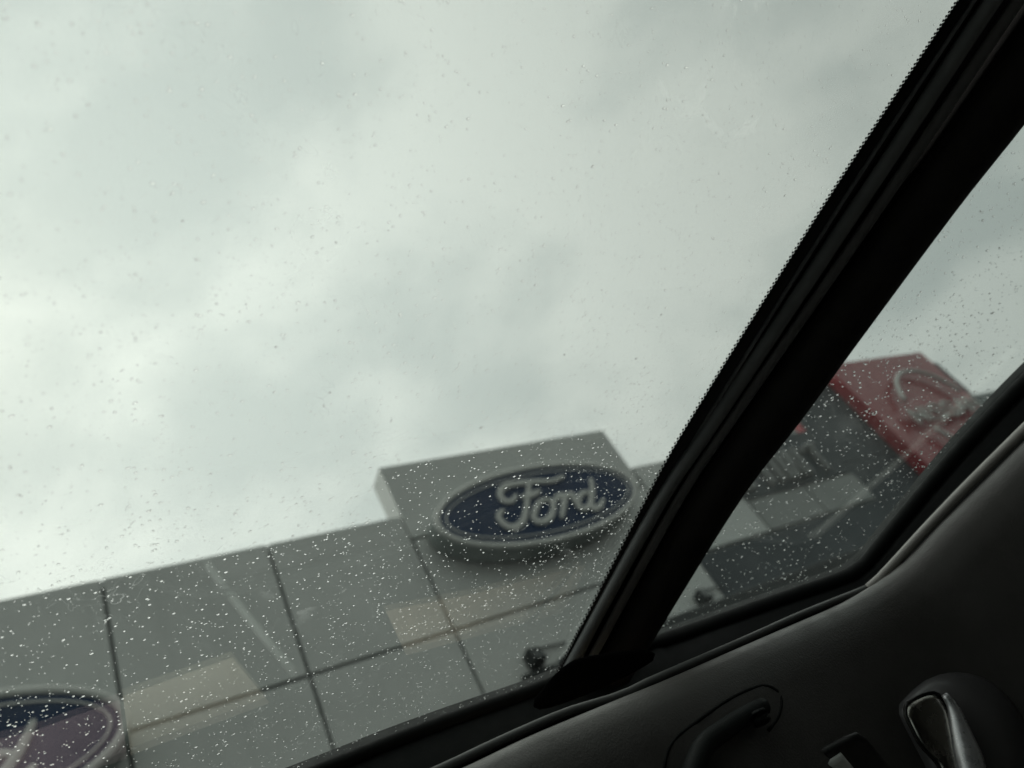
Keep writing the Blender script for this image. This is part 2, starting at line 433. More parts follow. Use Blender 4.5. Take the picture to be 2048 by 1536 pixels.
# ------------------------------------------------------------------ the car we sit in
car = empty('car', (0, 0, 0))
tag(car, 'dark car interior with rain-spotted windscreen, black pillar, side window and padded door trim', 'car')
SN = Vector((0.060117,0.330645,0.941838)); SD = 1.633858
QN = Vector((0.585334,0.541804,0.603185)); QD = 1.653233
def slab(name, outline, n, thick, mat, inner):
    m = len(outline); V = [Vector(p) for p in outline] + [Vector(p) + n * thick for p in outline]
    F = [tuple(range(m))[::-1], tuple(range(m, 2 * m))] + [(i, (i + 1) % m, (i + 1) % m + m, i + m) for i in range(m)]
    o = pydata(name, V, F, mat, car); o.data.materials.append(inner)
    for pl in o.data.polygons:
        if abs(pl.normal.dot(n)) > .9 and (o.data.vertices[pl.vertices[0]].co - Vector(outline[0])).dot(n) < thick / 2: pl.material_index = 1
    return o
def on_screen(x, y): return Vector((x, y, (SD - SN.x * x - SN.y * y) / SN.z))
outl = [Vector(p) for p in [(-0.0078,0.8093,1.4511),(0.0319,0.8064,1.4496),(0.0740,0.8033,1.4480),(0.1185,0.7994,1.4465),(0.1658,0.7949,1.4451),(0.2160,0.7898,1.4437),(0.2693,0.7834,1.4425),(0.3268,0.7785,1.4406),(0.3894,0.7751,1.4378),(0.4566,0.7708,1.4350),(0.4835,0.8408,1.4087),(0.5183,0.7316,1.4448),(0.5503,0.6286,1.4789),(0.5811,0.5320,1.5109),(0.6171,0.4439,1.5395),(0.6556,0.3611,1.5661),(0.6935,0.2815,1.5916),(0.7314,0.2050,1.6161),(0.7697,0.1313,1.6395),(0.8075,0.0598,1.6622),(0.8433,-0.0098,1.6844),(0.8777,-0.0774,1.7059)]]
outl = outl + [on_screen(outl[-1].x, -.10), on_screen(-.45, -.10), on_screen(-.45, .90)]
windscreen = slab('windscreen', outl, SN, .0045, M['screen'], M['screen_in'])
side_out = [Vector(p) for p in [(0.6062,0.7850,1.4475),(0.6274,0.7755,1.4354),(0.6482,0.7608,1.4284),(0.6686,0.7453,1.4226),(0.6889,0.7297,1.4169),(0.7091,0.7143,1.4111),(0.7292,0.6988,1.4055),(0.7493,0.6834,1.3999),(0.7692,0.6681,1.3942),(0.7892,0.6530,1.3884),(0.8091,0.6380,1.3826),(0.8287,0.6227,1.3773),(0.8469,0.6051,1.3755),(0.8608,0.5842,1.3808),(0.8745,0.5632,1.3863),(0.8880,0.5424,1.3919),(0.9013,0.5216,1.3976),(0.9146,0.5009,1.4033),(0.9280,0.4804,1.4088),(0.9415,0.4601,1.4139),(0.9554,0.4400,1.4185),(0.9693,0.4202,1.4228),(0.9834,0.4005,1.4269),(0.9974,0.3809,1.4308),(1.0116,0.3615,1.4344),(1.0258,0.3423,1.4379),(1.0399,0.3231,1.4415),(1.0539,0.3041,1.4450),(1.0678,0.2851,1.4485),(1.0817,0.2662,1.4520),(1.2382,-0.0019,1.5411),(1.2367,-0.2329,1.7499),(1.1451,-0.1007,1.7201),(0.9940,0.1329,1.6568),(0.9319,0.2296,1.6303),(0.8331,0.3904,1.5817),(0.7718,0.4937,1.5484),(0.7091,0.5949,1.5184),(0.6118,0.7738,1.4521)]]
side_window = slab('side_window', side_out, QN, .004, M['side'], M['side_in'])

# rain: small domed drops on the outside of each pane
def inside(pt, poly):
    c = False; j = len(poly) - 1
    for i in range(len(poly)):
        a, b = poly[i], poly[j]
        if (a[1] > pt[1]) != (b[1] > pt[1]) and pt[0] < (b[0] - a[0]) * (pt[1] - a[1]) / (b[1] - a[1]) + a[0]: c = not c
        j = i
    return c
from mathutils import noise as mnoise
def drops(name, outline, n, dist, thick, count, rmin, rmax, parent, region, run, dens=None):
    u = Vector((1, 0, 0)); u = (u - n * u.dot(n)).normalized(); v = n.cross(u)
    o = n * (dist + thick + .00025)
    poly = [(Vector(p).dot(u), Vector(p).dot(v)) for p in outline]
    us = [p[0] for p in poly]; vs = [p[1] for p in poly]
    V = []; F = []; made = 0; tries = 0
    SEG = 10; RINGS = ((1.0, 0.0), (.90, .30), (.62, .60), (.28, .76))
    run = (run - n * run.dot(n)).normalized()
    ru, rv = run.dot(u), run.dot(v)
    while made < count and tries < count * 12:
        tries += 1
        a = random.uniform(min(us), max(us)); b = random.uniform(min(vs), max(vs))
        if not inside((a, b), poly): continue
        p = o + u * a + v * b
        if region and not region(p): continue
        cl_ = mnoise.noise(p * 9.0) * .5 + mnoise.noise(p * 40.0) * .5
        if random.random() > .62 + cl_ * .6: continue
        if dens and random.random() > dens(p): continue
        r = rmin + (rmax - rmin) * random.random() ** 2.6
        el = 1.0 + (random.random() ** 2) * .9
        ph = random.random() * 6.28; hh = random.uniform(.85, 1.2); base = len(V)
        wob = [1 + random.uniform(-.10, .10) for _ in range(SEG)]
        for fr_, hz in RINGS:
            for k in range(SEG):
                w = ph + 2 * math.pi * k / SEG
                cu, cv = math.cos(w) * fr_ * r * wob[k], math.sin(w) * fr_ * r * wob[k]
                al = cu * ru + cv * rv
                cu += ru * al * (el - 1); cv += rv * al * (el - 1)
                V.append(p + u * cu + v * cv + n * (hz * r * hh))
        V.append(p + n * (.80 * r * hh))
        nr = len(RINGS)
        for i in range(nr - 1):
            for k in range(SEG):
                k2 = (k + 1) % SEG; q = base + i * SEG
                F.append((q + k, q + k2, q + SEG + k2, q + SEG + k))
        top = base + (nr - 1) * SEG; tip = base + nr * SEG
        for k in range(SEG): F.append((top + k, top + (k + 1) % SEG, tip))
        F.append(tuple(base + k for k in range(SEG))[::-1])
        made += 1
    me = bpy.data.meshes.new(name); me.from_pydata(V, [], F); me.update()
    o_ = link(name, me, M['water'], parent)
    for pl in me.polygons: pl.use_smooth = len(pl.vertices) < 8
    tag(o_, kind='stuff'); return o_
DOWN = Vector((.84, -.31, -.12))
drops('raindrops', outl, SN, SD, .0045, 18500, .00031, .00096, windscreen, lambda p: p.x > -.25 and p.y > -.06, DOWN,
      lambda p: min(1.0, .60 + max(0.0, (p.y - .25)) * .6 - max(0, p.x - .5) * .3))
drops('raindrops', side_out, QN, QD, .004, 3400, .0005, .0012, side_window, lambda p: p.y > -.05, DOWN)

# black ceramic edge of the windscreen with its row of dots
fe = [Vector(p) for p in [(0.4467,0.8135,1.4206),(0.4604,0.7732,1.4339),(0.4734,0.7335,1.4470),(0.4860,0.6946,1.4599),(0.4983,0.6567,1.4724),(0.5103,0.6195,1.4847),(0.5222,0.5833,1.4967),(0.5339,0.5479,1.5083),(0.5455,0.5133,1.5197),(0.5579,0.4800,1.5306),(0.5723,0.4483,1.5408),(0.5868,0.4172,1.5508),(0.6013,0.3866,1.5607),(0.6156,0.3565,1.5703),(0.6299,0.3268,1.5798),(0.6441,0.2976,1.5892),(0.6583,0.2688,1.5984),(0.6724,0.2403,1.6075),(0.6866,0.2123,1.6164),(0.7009,0.1847,1.6252),(0.7153,0.1575,1.6338),(0.7296,0.1306,1.6423),(0.7439,0.1040,1.6508),(0.7580,0.0776,1.6591),(0.7719,0.0516,1.6674),(0.7855,0.0257,1.6756),(0.7988,0.0002,1.6837),(0.8119,-0.0251,1.6917),(0.8248,-0.0501,1.6997),(0.8376,-0.0748,1.7076)]]; fo = [Vector(p) for p in [(0.5279,0.8752,1.3938),(0.5416,0.8311,1.4084),(0.5546,0.7877,1.4228),(0.5671,0.7453,1.4369),(0.5793,0.7040,1.4506),(0.5912,0.6636,1.4640),(0.6029,0.6243,1.4771),(0.6146,0.5859,1.4898),(0.6260,0.5485,1.5022),(0.6385,0.5125,1.5141),(0.6533,0.4784,1.5251),(0.6681,0.4450,1.5359),(0.6829,0.4122,1.5465),(0.6977,0.3799,1.5569),(0.7123,0.3481,1.5671),(0.7269,0.3168,1.5772),(0.7414,0.2859,1.5871),(0.7559,0.2556,1.5968),(0.7705,0.2257,1.6064),(0.7852,0.1962,1.6158),(0.7999,0.1672,1.6250),(0.8147,0.1385,1.6341),(0.8294,0.1102,1.6431),(0.8440,0.0822,1.6520),(0.8583,0.0544,1.6609),(0.8722,0.0270,1.6696),(0.8858,-0.0001,1.6783),(0.8992,-0.0269,1.6868),(0.9124,-0.0535,1.6953),(0.9255,-0.0797,1.7037)]]
inn = SN * -.0009
loft('frit_band', [[p + inn for p in fe], [p + inn for p in fo], [p + inn * 2.4 for p in fo], [p + inn * 2.4 for p in fe]], M['frit'], windscreen, closed=True)
V = []; F = []
fine = catmull(fe, 40); acc = 0.0; last = fine[0]; kk = 0
PITCH = .0042
for p in fine[1:]:
    seg = (p - last).length; acc += seg
    if acc >= PITCH / 2:
        acc = 0; t = (p - last).normalized(); s = SN.cross(t); s = s if s.x < 0 else -s
        offr = ((.0004, .0016), (.0027, .00125))[kk % 2]; kk += 1
        c0 = p + s * offr[0] + inn * 1.5; b = len(V)
        a1 = t; a2 = s
        for k in range(8): V.append(c0 + (a1 * math.cos(k * math.pi / 4) + a2 * math.sin(k * math.pi / 4)) * offr[1])
        for k in range(8): V.append(V[b + k] + inn * .5)
        F.append(tuple(range(b, b + 8))); F.append(tuple(range(b + 8, b + 16))[::-1])
        for k in range(8): F.append((b + k, b + (k + 1) % 8, b + 8 + (k + 1) % 8, b + 8 + k))
    last = p
tag(pydata('frit_dots', V, F, M['frit'], windscreen), kind='stuff')

# pillar between windscreen and side window
tube('pillar_lip', [(0.4648,0.8248,1.4119),(0.4784,0.7837,1.4254),(0.4912,0.7432,1.4388),(0.5037,0.7036,1.4518),(0.5158,0.6650,1.4646),(0.5277,0.6272,1.4770),(0.5394,0.5903,1.4892),(0.5510,0.5544,1.5010),(0.5625,0.5192,1.5126),(0.5748,0.4854,1.5236),(0.5892,0.4533,1.5340),(0.6036,0.4218,1.5441),(0.6180,0.3908,1.5540),(0.6324,0.3603,1.5638),(0.6466,0.3303,1.5734),(0.6608,0.3007,1.5828),(0.6749,0.2716,1.5921),(0.6890,0.2429,1.6013),(0.7031,0.2146,1.6103),(0.7174,0.1867,1.6191),(0.7317,0.1592,1.6279),(0.7461,0.1320,1.6365),(0.7603,0.1051,1.6450),(0.7744,0.0786,1.6534),(0.7883,0.0523,1.6617),(0.8018,0.0262,1.6699),(0.8150,0.0005,1.6781),(0.8281,-0.0250,1.6862),(0.8409,-0.0502,1.6942),(0.8537,-0.0751,1.7021)], .0022, M['band'], car, 8)
tube('pillar_lip', [(0.4796,0.8319,1.4073),(0.4932,0.7903,1.4210),(0.5060,0.7493,1.4345),(0.5183,0.7091,1.4478),(0.5304,0.6700,1.4607),(0.5422,0.6317,1.4733),(0.5539,0.5944,1.4856),(0.5654,0.5580,1.4976),(0.5768,0.5225,1.5093),(0.5890,0.4883,1.5205),(0.6034,0.4558,1.5309),(0.6179,0.4240,1.5411),(0.6323,0.3927,1.5511),(0.6466,0.3619,1.5610),(0.6609,0.3316,1.5707),(0.6751,0.3017,1.5802),(0.6892,0.2723,1.5896),(0.7033,0.2433,1.5989),(0.7174,0.2148,1.6079),(0.7317,0.1866,1.6169),(0.7461,0.1589,1.6257),(0.7604,0.1315,1.6343),(0.7747,0.1044,1.6429),(0.7888,0.0776,1.6514),(0.8027,0.0511,1.6598),(0.8162,0.0248,1.6681),(0.8295,-0.0011,1.6763),(0.8425,-0.0268,1.6845),(0.8553,-0.0522,1.6925),(0.8681,-0.0773,1.7005)], .0035, M['rubber'], car, 8)
tube('pillar_seal', [(0.4390,0.8469,1.4022),(0.4535,0.8045,1.4160),(0.4679,0.7633,1.4295),(0.4823,0.7231,1.4426),(0.4964,0.6840,1.4554),(0.5101,0.6456,1.4679),(0.5236,0.6080,1.4801),(0.5372,0.5714,1.4920),(0.5512,0.5360,1.5035),(0.5669,0.5023,1.5143),(0.5856,0.4708,1.5241),(0.6030,0.4390,1.5341),(0.6198,0.4074,1.5441),(0.6365,0.3762,1.5539),(0.6529,0.3453,1.5637),(0.6692,0.3148,1.5733),(0.6852,0.2846,1.5828),(0.7010,0.2548,1.5923),(0.7165,0.2252,1.6016),(0.7318,0.1960,1.6108),(0.7468,0.1672,1.6199),(0.7616,0.1386,1.6290),(0.7761,0.1104,1.6379),(0.7905,0.0825,1.6467),(0.8049,0.0549,1.6554),(0.8191,0.0277,1.6640),(0.8334,0.0008,1.6725),(0.8476,-0.0258,1.6809),(0.8616,-0.0521,1.6892),(0.8755,-0.0782,1.6974)], lambda t: .0065 + .003 * t, M['band'], car, 16)
tube('pillar_strip', [(0.4595,0.8493,1.3954),(0.4751,0.8070,1.4092),(0.4897,0.7651,1.4228),(0.5038,0.7241,1.4361),(0.5179,0.6842,1.4491),(0.5315,0.6450,1.4619),(0.5449,0.6068,1.4743),(0.5583,0.5696,1.4864),(0.5722,0.5336,1.4980),(0.5875,0.4991,1.5090),(0.6058,0.4669,1.5191),(0.6238,0.4349,1.5291),(0.6416,0.4034,1.5390),(0.6594,0.3722,1.5487),(0.6771,0.3413,1.5584),(0.6946,0.3107,1.5679),(0.7118,0.2804,1.5774),(0.7287,0.2504,1.5868),(0.7453,0.2206,1.5961),(0.7614,0.1911,1.6054),(0.7772,0.1618,1.6146),(0.7926,0.1329,1.6237),(0.8078,0.1042,1.6327),(0.8228,0.0759,1.6416),(0.8376,0.0479,1.6504),(0.8525,0.0202,1.6591),(0.8672,-0.0072,1.6677),(0.8818,-0.0343,1.6762),(0.8963,-0.0611,1.6846),(0.9106,-0.0876,1.6929)], lambda t: .0065 + .0035 * t, M['band'], car, 16, .45, tuple(SN))
loft('pillar_cover', [[(0.4838,0.8274,1.4281),(0.5000,0.7855,1.4418),(0.5154,0.7442,1.4557),(0.5296,0.7034,1.4698),(0.5431,0.6632,1.4838),(0.5564,0.6239,1.4975),(0.5698,0.5857,1.5108),(0.5838,0.5486,1.5236),(0.5992,0.5130,1.5356),(0.6181,0.4798,1.5464),(0.6368,0.4469,1.5576),(0.6556,0.4145,1.5683),(0.6749,0.3826,1.5785),(0.6942,0.3509,1.5884),(0.7133,0.3196,1.5984),(0.7321,0.2884,1.6083),(0.7506,0.2575,1.6182),(0.7687,0.2267,1.6282),(0.7862,0.1961,1.6381),(0.8032,0.1657,1.6482),(0.8196,0.1354,1.6584),(0.8355,0.1054,1.6688),(0.8510,0.0756,1.6792),(0.8665,0.0462,1.6893),(0.8820,0.0171,1.6992),(0.8973,-0.0117,1.7090),(0.9124,-0.0402,1.7186),(0.9273,-0.0684,1.7282),(0.9419,-0.0964,1.7377),(0.9565,-0.1241,1.7472)],
 [(0.4934,0.8165,1.4203),(0.5088,0.7757,1.4337),(0.5235,0.7355,1.4469),(0.5373,0.6957,1.4603),(0.5505,0.6567,1.4734),(0.5635,0.6184,1.4863),(0.5765,0.5812,1.4988),(0.5902,0.5452,1.5108),(0.6052,0.5107,1.5222),(0.6235,0.4784,1.5324),(0.6418,0.4466,1.5427),(0.6603,0.4152,1.5528),(0.6789,0.3842,1.5625),(0.6975,0.3535,1.5722),(0.7159,0.3231,1.5817),(0.7341,0.2929,1.5912),(0.7520,0.2629,1.6007),(0.7695,0.2330,1.6102),(0.7865,0.2034,1.6196),(0.8030,0.1739,1.6291),(0.8191,0.1447,1.6386),(0.8348,0.1156,1.6481),(0.8502,0.0869,1.6576),(0.8654,0.0584,1.6669),(0.8805,0.0303,1.6760),(0.8956,0.0024,1.6851),(0.9103,-0.0252,1.6941),(0.9249,-0.0525,1.7030),(0.9393,-0.0795,1.7118),(0.9535,-0.1063,1.7205)],
 [(0.4963,0.8039,1.4137),(0.5110,0.7640,1.4267),(0.5252,0.7247,1.4395),(0.5386,0.6859,1.4522),(0.5514,0.6477,1.4647),(0.5641,0.6104,1.4769),(0.5768,0.5741,1.4888),(0.5900,0.5390,1.5002),(0.6046,0.5054,1.5110),(0.6224,0.4740,1.5208),(0.6404,0.4431,1.5305),(0.6583,0.4126,1.5400),(0.6764,0.3824,1.5494),(0.6944,0.3526,1.5587),(0.7122,0.3230,1.5680),(0.7298,0.2936,1.5771),(0.7472,0.2644,1.5862),(0.7641,0.2354,1.5953),(0.7807,0.2066,1.6043),(0.7967,0.1780,1.6133),(0.8124,0.1496,1.6222),(0.8278,0.1214,1.6311),(0.8429,0.0935,1.6398),(0.8578,0.0660,1.6485),(0.8726,0.0386,1.6571),(0.8873,0.0116,1.6657),(0.9017,-0.0152,1.6741),(0.9159,-0.0416,1.6824),(0.9299,-0.0679,1.6907),(0.9438,-0.0938,1.6989)],
 [(0.4934,0.7890,1.4079),(0.5076,0.7500,1.4205),(0.5213,0.7115,1.4329),(0.5342,0.6736,1.4451),(0.5467,0.6363,1.4571),(0.5589,0.5998,1.4687),(0.5712,0.5643,1.4801),(0.5841,0.5301,1.4910),(0.5982,0.4972,1.5014),(0.6155,0.4666,1.5108),(0.6330,0.4366,1.5200),(0.6505,0.4069,1.5291),(0.6680,0.3775,1.5382),(0.6854,0.3484,1.5472),(0.7027,0.3196,1.5561),(0.7198,0.2910,1.5650),(0.7366,0.2626,1.5738),(0.7531,0.2343,1.5825),(0.7691,0.2063,1.5911),(0.7847,0.1784,1.5997),(0.7999,0.1508,1.6082),(0.8149,0.1235,1.6166),(0.8297,0.0964,1.6248),(0.8442,0.0696,1.6331),(0.8586,0.0431,1.6412),(0.8728,0.0168,1.6493),(0.8868,-0.0092,1.6573),(0.9006,-0.0349,1.6652),(0.9142,-0.0604,1.6730),(0.9277,-0.0856,1.6808)],
 [(0.4984,0.7778,1.4014),(0.5119,0.7397,1.4137),(0.5250,0.7022,1.4256),(0.5376,0.6651,1.4371),(0.5497,0.6287,1.4484),(0.5616,0.5932,1.4594),(0.5736,0.5586,1.4701),(0.5861,0.5252,1.4804),(0.5998,0.4932,1.4902),(0.6166,0.4635,1.4993),(0.6338,0.4343,1.5078),(0.6509,0.4055,1.5164),(0.6678,0.3770,1.5251),(0.6846,0.3487,1.5338),(0.7013,0.3206,1.5424),(0.7178,0.2928,1.5509),(0.7341,0.2652,1.5593),(0.7501,0.2378,1.5676),(0.7656,0.2106,1.5759),(0.7808,0.1836,1.5840),(0.7957,0.1568,1.5919),(0.8105,0.1303,1.5996),(0.8250,0.1041,1.6071),(0.8392,0.0781,1.6147),(0.8533,0.0524,1.6223),(0.8672,0.0269,1.6298),(0.8809,0.0017,1.6373),(0.8944,-0.0232,1.6446),(0.9077,-0.0479,1.6519),(0.9209,-0.0723,1.6591)],
 [(0.5107,0.7726,1.3954),(0.5236,0.7353,1.4073),(0.5362,0.6986,1.4189),(0.5485,0.6624,1.4297),(0.5604,0.6269,1.4403),(0.5722,0.5921,1.4506),(0.5840,0.5584,1.4606),(0.5963,0.5257,1.4703),(0.6097,0.4945,1.4796),(0.6260,0.4655,1.4882),(0.6431,0.4372,1.4960),(0.6599,0.4091,1.5040),(0.6764,0.3813,1.5125),(0.6926,0.3537,1.5209),(0.7089,0.3263,1.5293),(0.7249,0.2992,1.5374),(0.7408,0.2723,1.5455),(0.7564,0.2456,1.5535),(0.7716,0.2190,1.5613),(0.7865,0.1927,1.5689),(0.8012,0.1666,1.5762),(0.8159,0.1409,1.5831),(0.8304,0.1154,1.5899),(0.8446,0.0902,1.5968),(0.8585,0.0651,1.6038),(0.8722,0.0404,1.6108),(0.8858,0.0158,1.6176),(0.8991,-0.0084,1.6244),(0.9122,-0.0325,1.6312),(0.9253,-0.0562,1.6378)],
 [(0.5247,0.7736,1.3917),(0.5371,0.7368,1.4035),(0.5495,0.7006,1.4148),(0.5617,0.6649,1.4252),(0.5736,0.6298,1.4353),(0.5853,0.5956,1.4451),(0.5970,0.5623,1.4546),(0.6093,0.5301,1.4639),(0.6226,0.4993,1.4728),(0.6387,0.4708,1.4812),(0.6558,0.4429,1.4884),(0.6725,0.4153,1.4960),(0.6888,0.3878,1.5043),(0.7048,0.3606,1.5126),(0.7207,0.3336,1.5208),(0.7366,0.3069,1.5287),(0.7522,0.2803,1.5366),(0.7676,0.2540,1.5443),(0.7827,0.2278,1.5519),(0.7975,0.2019,1.5591),(0.8123,0.1762,1.5661),(0.8271,0.1509,1.5724),(0.8417,0.1259,1.5786),(0.8559,0.1010,1.5850),(0.8698,0.0764,1.5916),(0.8836,0.0520,1.5981),(0.8972,0.0278,1.6046),(0.9105,0.0039,1.6110),(0.9237,-0.0198,1.6173),(0.9368,-0.0432,1.6235)],
 [(0.5343,0.7810,1.3921),(0.5468,0.7441,1.4041),(0.5592,0.7078,1.4153),(0.5715,0.6720,1.4258),(0.5836,0.6369,1.4358),(0.5954,0.6025,1.4456),(0.6074,0.5691,1.4550),(0.6197,0.5368,1.4643),(0.6332,0.5059,1.4731),(0.6495,0.4773,1.4815),(0.6668,0.4493,1.4887),(0.6837,0.4216,1.4962),(0.7000,0.3940,1.5045),(0.7161,0.3666,1.5129),(0.7322,0.3395,1.5211),(0.7481,0.3127,1.5291),(0.7639,0.2860,1.5370),(0.7795,0.2595,1.5447),(0.7947,0.2332,1.5522),(0.8097,0.2072,1.5595),(0.8246,0.1814,1.5664),(0.8396,0.1560,1.5726),(0.8545,0.1308,1.5787),(0.8689,0.1059,1.5850),(0.8831,0.0811,1.5915),(0.8971,0.0566,1.5980),(0.9108,0.0323,1.6044),(0.9243,0.0082,1.6108),(0.9377,-0.0156,1.6170),(0.9510,-0.0391,1.6232)],
 [(0.5422,0.7914,1.3945),(0.5549,0.7542,1.4065),(0.5675,0.7175,1.4180),(0.5802,0.6814,1.4286),(0.5924,0.6459,1.4387),(0.6046,0.6112,1.4486),(0.6168,0.5774,1.4583),(0.6294,0.5447,1.4676),(0.6431,0.5135,1.4766),(0.6597,0.4845,1.4851),(0.6772,0.4562,1.4924),(0.6944,0.4281,1.5000),(0.7110,0.4002,1.5084),(0.7274,0.3725,1.5170),(0.7437,0.3450,1.5253),(0.7600,0.3178,1.5334),(0.7760,0.2908,1.5414),(0.7918,0.2639,1.5493),(0.8073,0.2373,1.5569),(0.8226,0.2109,1.5643),(0.8378,0.1847,1.5713),(0.8531,0.1590,1.5776),(0.8683,0.1335,1.5838),(0.8830,0.1082,1.5902),(0.8975,0.0830,1.5968),(0.9117,0.0582,1.6034),(0.9258,0.0335,1.6099),(0.9396,0.0091,1.6164),(0.9533,-0.0150,1.6227),(0.9668,-0.0389,1.6290)],
 [(0.5527,0.8076,1.3986),(0.5658,0.7697,1.4110),(0.5788,0.7324,1.4227),(0.5919,0.6957,1.4336),(0.6045,0.6595,1.4441),(0.6171,0.6242,1.4542),(0.6297,0.5898,1.4641),(0.6427,0.5566,1.4738),(0.6569,0.5247,1.4831),(0.6739,0.4951,1.4918),(0.6919,0.4662,1.4993),(0.7095,0.4375,1.5071),(0.7266,0.4090,1.5158),(0.7434,0.3806,1.5245),(0.7602,0.3526,1.5331),(0.7769,0.3247,1.5414),(0.7934,0.2971,1.5497),(0.8096,0.2697,1.5578),(0.8256,0.2424,1.5656),(0.8413,0.2154,1.5732),(0.8569,0.1887,1.5804),(0.8728,0.1623,1.5870),(0.8884,0.1362,1.5933),(0.9036,0.1103,1.6000),(0.9184,0.0846,1.6068),(0.9332,0.0591,1.6137),(0.9476,0.0338,1.6204),(0.9619,0.0088,1.6271),(0.9761,-0.0159,1.6337),(0.9901,-0.0404,1.6402)],
 [(0.5657,0.8342,1.4067),(0.5796,0.7951,1.4196),(0.5934,0.7566,1.4319),(0.6071,0.7187,1.4434),(0.6204,0.6813,1.4545),(0.6336,0.6448,1.4654),(0.6469,0.6092,1.4759),(0.6606,0.5748,1.4862),(0.6755,0.5418,1.4960),(0.6933,0.5110,1.5052),(0.7121,0.4809,1.5132),(0.7306,0.4511,1.5216),(0.7484,0.4214,1.5306),(0.7661,0.3920,1.5398),(0.7837,0.3628,1.5488),(0.8012,0.3338,1.5576),(0.8185,0.3050,1.5663),(0.8356,0.2765,1.5748),(0.8524,0.2481,1.5832),(0.8688,0.2199,1.5912),(0.8852,0.1920,1.5990),(0.9018,0.1645,1.6060),(0.9181,0.1373,1.6130),(0.9340,0.1102,1.6202),(0.9497,0.0834,1.6275),(0.9651,0.0568,1.6348),(0.9803,0.0304,1.6421),(0.9954,0.0043,1.6493),(1.0102,-0.0216,1.6564),(1.0250,-0.0472,1.6634)]], M['cover'], car, thick=.003)

# lower edge of both openings: rubber, dark sill, ridge, light piping, padded panel
opening = [Vector(p) for p in [(-0.0071,0.7960,1.4524),(0.0069,0.7954,1.4520),(0.0212,0.7945,1.4516),(0.0358,0.7933,1.4510),(0.0507,0.7920,1.4504),(0.0660,0.7907,1.4499),(0.0815,0.7893,1.4493),(0.0974,0.7879,1.4488),(0.1137,0.7865,1.4484),(0.1303,0.7851,1.4480),(0.1473,0.7835,1.4475),(0.1646,0.7817,1.4471),(0.1823,0.7798,1.4466),(0.2004,0.7777,1.4461),(0.2188,0.7754,1.4456),(0.2376,0.7730,1.4451),(0.2570,0.7707,1.4449),(0.2769,0.7687,1.4444),(0.2973,0.7668,1.4438),(0.3184,0.7650,1.4431),(0.3401,0.7635,1.4423),(0.3625,0.7622,1.4414),(0.3857,0.7612,1.4404),(0.4094,0.7600,1.4393),(0.4338,0.7585,1.4383),(0.4578,0.7552,1.4375),(0.4797,0.7475,1.4358),(0.5034,0.7418,1.4346),(0.5332,0.7439,1.4356),(0.5711,0.7553,1.4392),(0.6085,0.7637,1.4415),(0.6367,0.7590,1.4393),(0.6566,0.7442,1.4334),(0.6736,0.7264,1.4265),(0.6924,0.7109,1.4206),(0.7118,0.6960,1.4151),(0.7311,0.6812,1.4097),(0.7503,0.6664,1.4043),(0.7695,0.6518,1.3988),(0.7887,0.6373,1.3931),(0.8077,0.6228,1.3876),(0.8264,0.6076,1.3832),(0.8419,0.5890,1.3848),(0.8549,0.5687,1.3905),(0.8676,0.5484,1.3962),(0.8805,0.5284,1.4018),(0.8933,0.5084,1.4073),(0.9061,0.4886,1.4126),(0.9190,0.4689,1.4177),(0.9321,0.4494,1.4225),(0.9455,0.4302,1.4268),(0.9590,0.4111,1.4308),(0.9725,0.3922,1.4347),(0.9860,0.3734,1.4384),(0.9997,0.3548,1.4418),(1.0134,0.3363,1.4451),(1.0269,0.3179,1.4485),(1.0404,0.2995,1.4519),(1.0538,0.2813,1.4553),(1.0671,0.2631,1.4586)]]
ridge = [Vector(p) for p in [(0.0319,0.5904,1.3522),(0.0423,0.5959,1.3537),(0.0531,0.6014,1.3552),(0.0644,0.6068,1.3566),(0.0761,0.6118,1.3580),(0.0881,0.6160,1.3592),(0.1004,0.6194,1.3602),(0.1130,0.6218,1.3610),(0.1257,0.6231,1.3615),(0.1386,0.6235,1.3619),(0.1517,0.6233,1.3622),(0.1650,0.6225,1.3623),(0.1786,0.6213,1.3623),(0.1923,0.6198,1.3623),(0.2063,0.6180,1.3623),(0.2205,0.6161,1.3622),(0.2350,0.6140,1.3621),(0.2499,0.6121,1.3620),(0.2653,0.6102,1.3621),(0.2810,0.6086,1.3624),(0.2971,0.6067,1.3626),(0.3132,0.6039,1.3624),(0.3294,0.6006,1.3619),(0.3457,0.5969,1.3611),(0.3623,0.5933,1.3600),(0.3793,0.5900,1.3579),(0.3966,0.5868,1.3552),(0.4143,0.5836,1.3528),(0.4315,0.5786,1.3521),(0.4516,0.5767,1.3524),(0.4734,0.5763,1.3525),(0.4961,0.5760,1.3526),(0.5195,0.5756,1.3526),(0.5435,0.5750,1.3526),(0.5682,0.5742,1.3527),(0.5937,0.5732,1.3529),(0.6201,0.5721,1.3531),(0.6472,0.5708,1.3532),(0.6751,0.5693,1.3530),(0.7041,0.5682,1.3523),(0.7340,0.5669,1.3513),(0.7633,0.5640,1.3507),(0.7825,0.5524,1.3536),(0.7962,0.5366,1.3584),(0.8092,0.5203,1.3635),(0.8222,0.5039,1.3685),(0.8357,0.4878,1.3731),(0.8496,0.4720,1.3773),(0.8636,0.4562,1.3812),(0.8773,0.4401,1.3848),(0.8907,0.4240,1.3880),(0.9040,0.4079,1.3910),(0.9170,0.3918,1.3940),(0.9298,0.3756,1.3970),(0.9423,0.3594,1.4000),(0.9545,0.3431,1.4031),(0.9665,0.3268,1.4062),(0.9783,0.3105,1.4092),(0.9901,0.2943,1.4123),(1.0019,0.2783,1.4153)]]
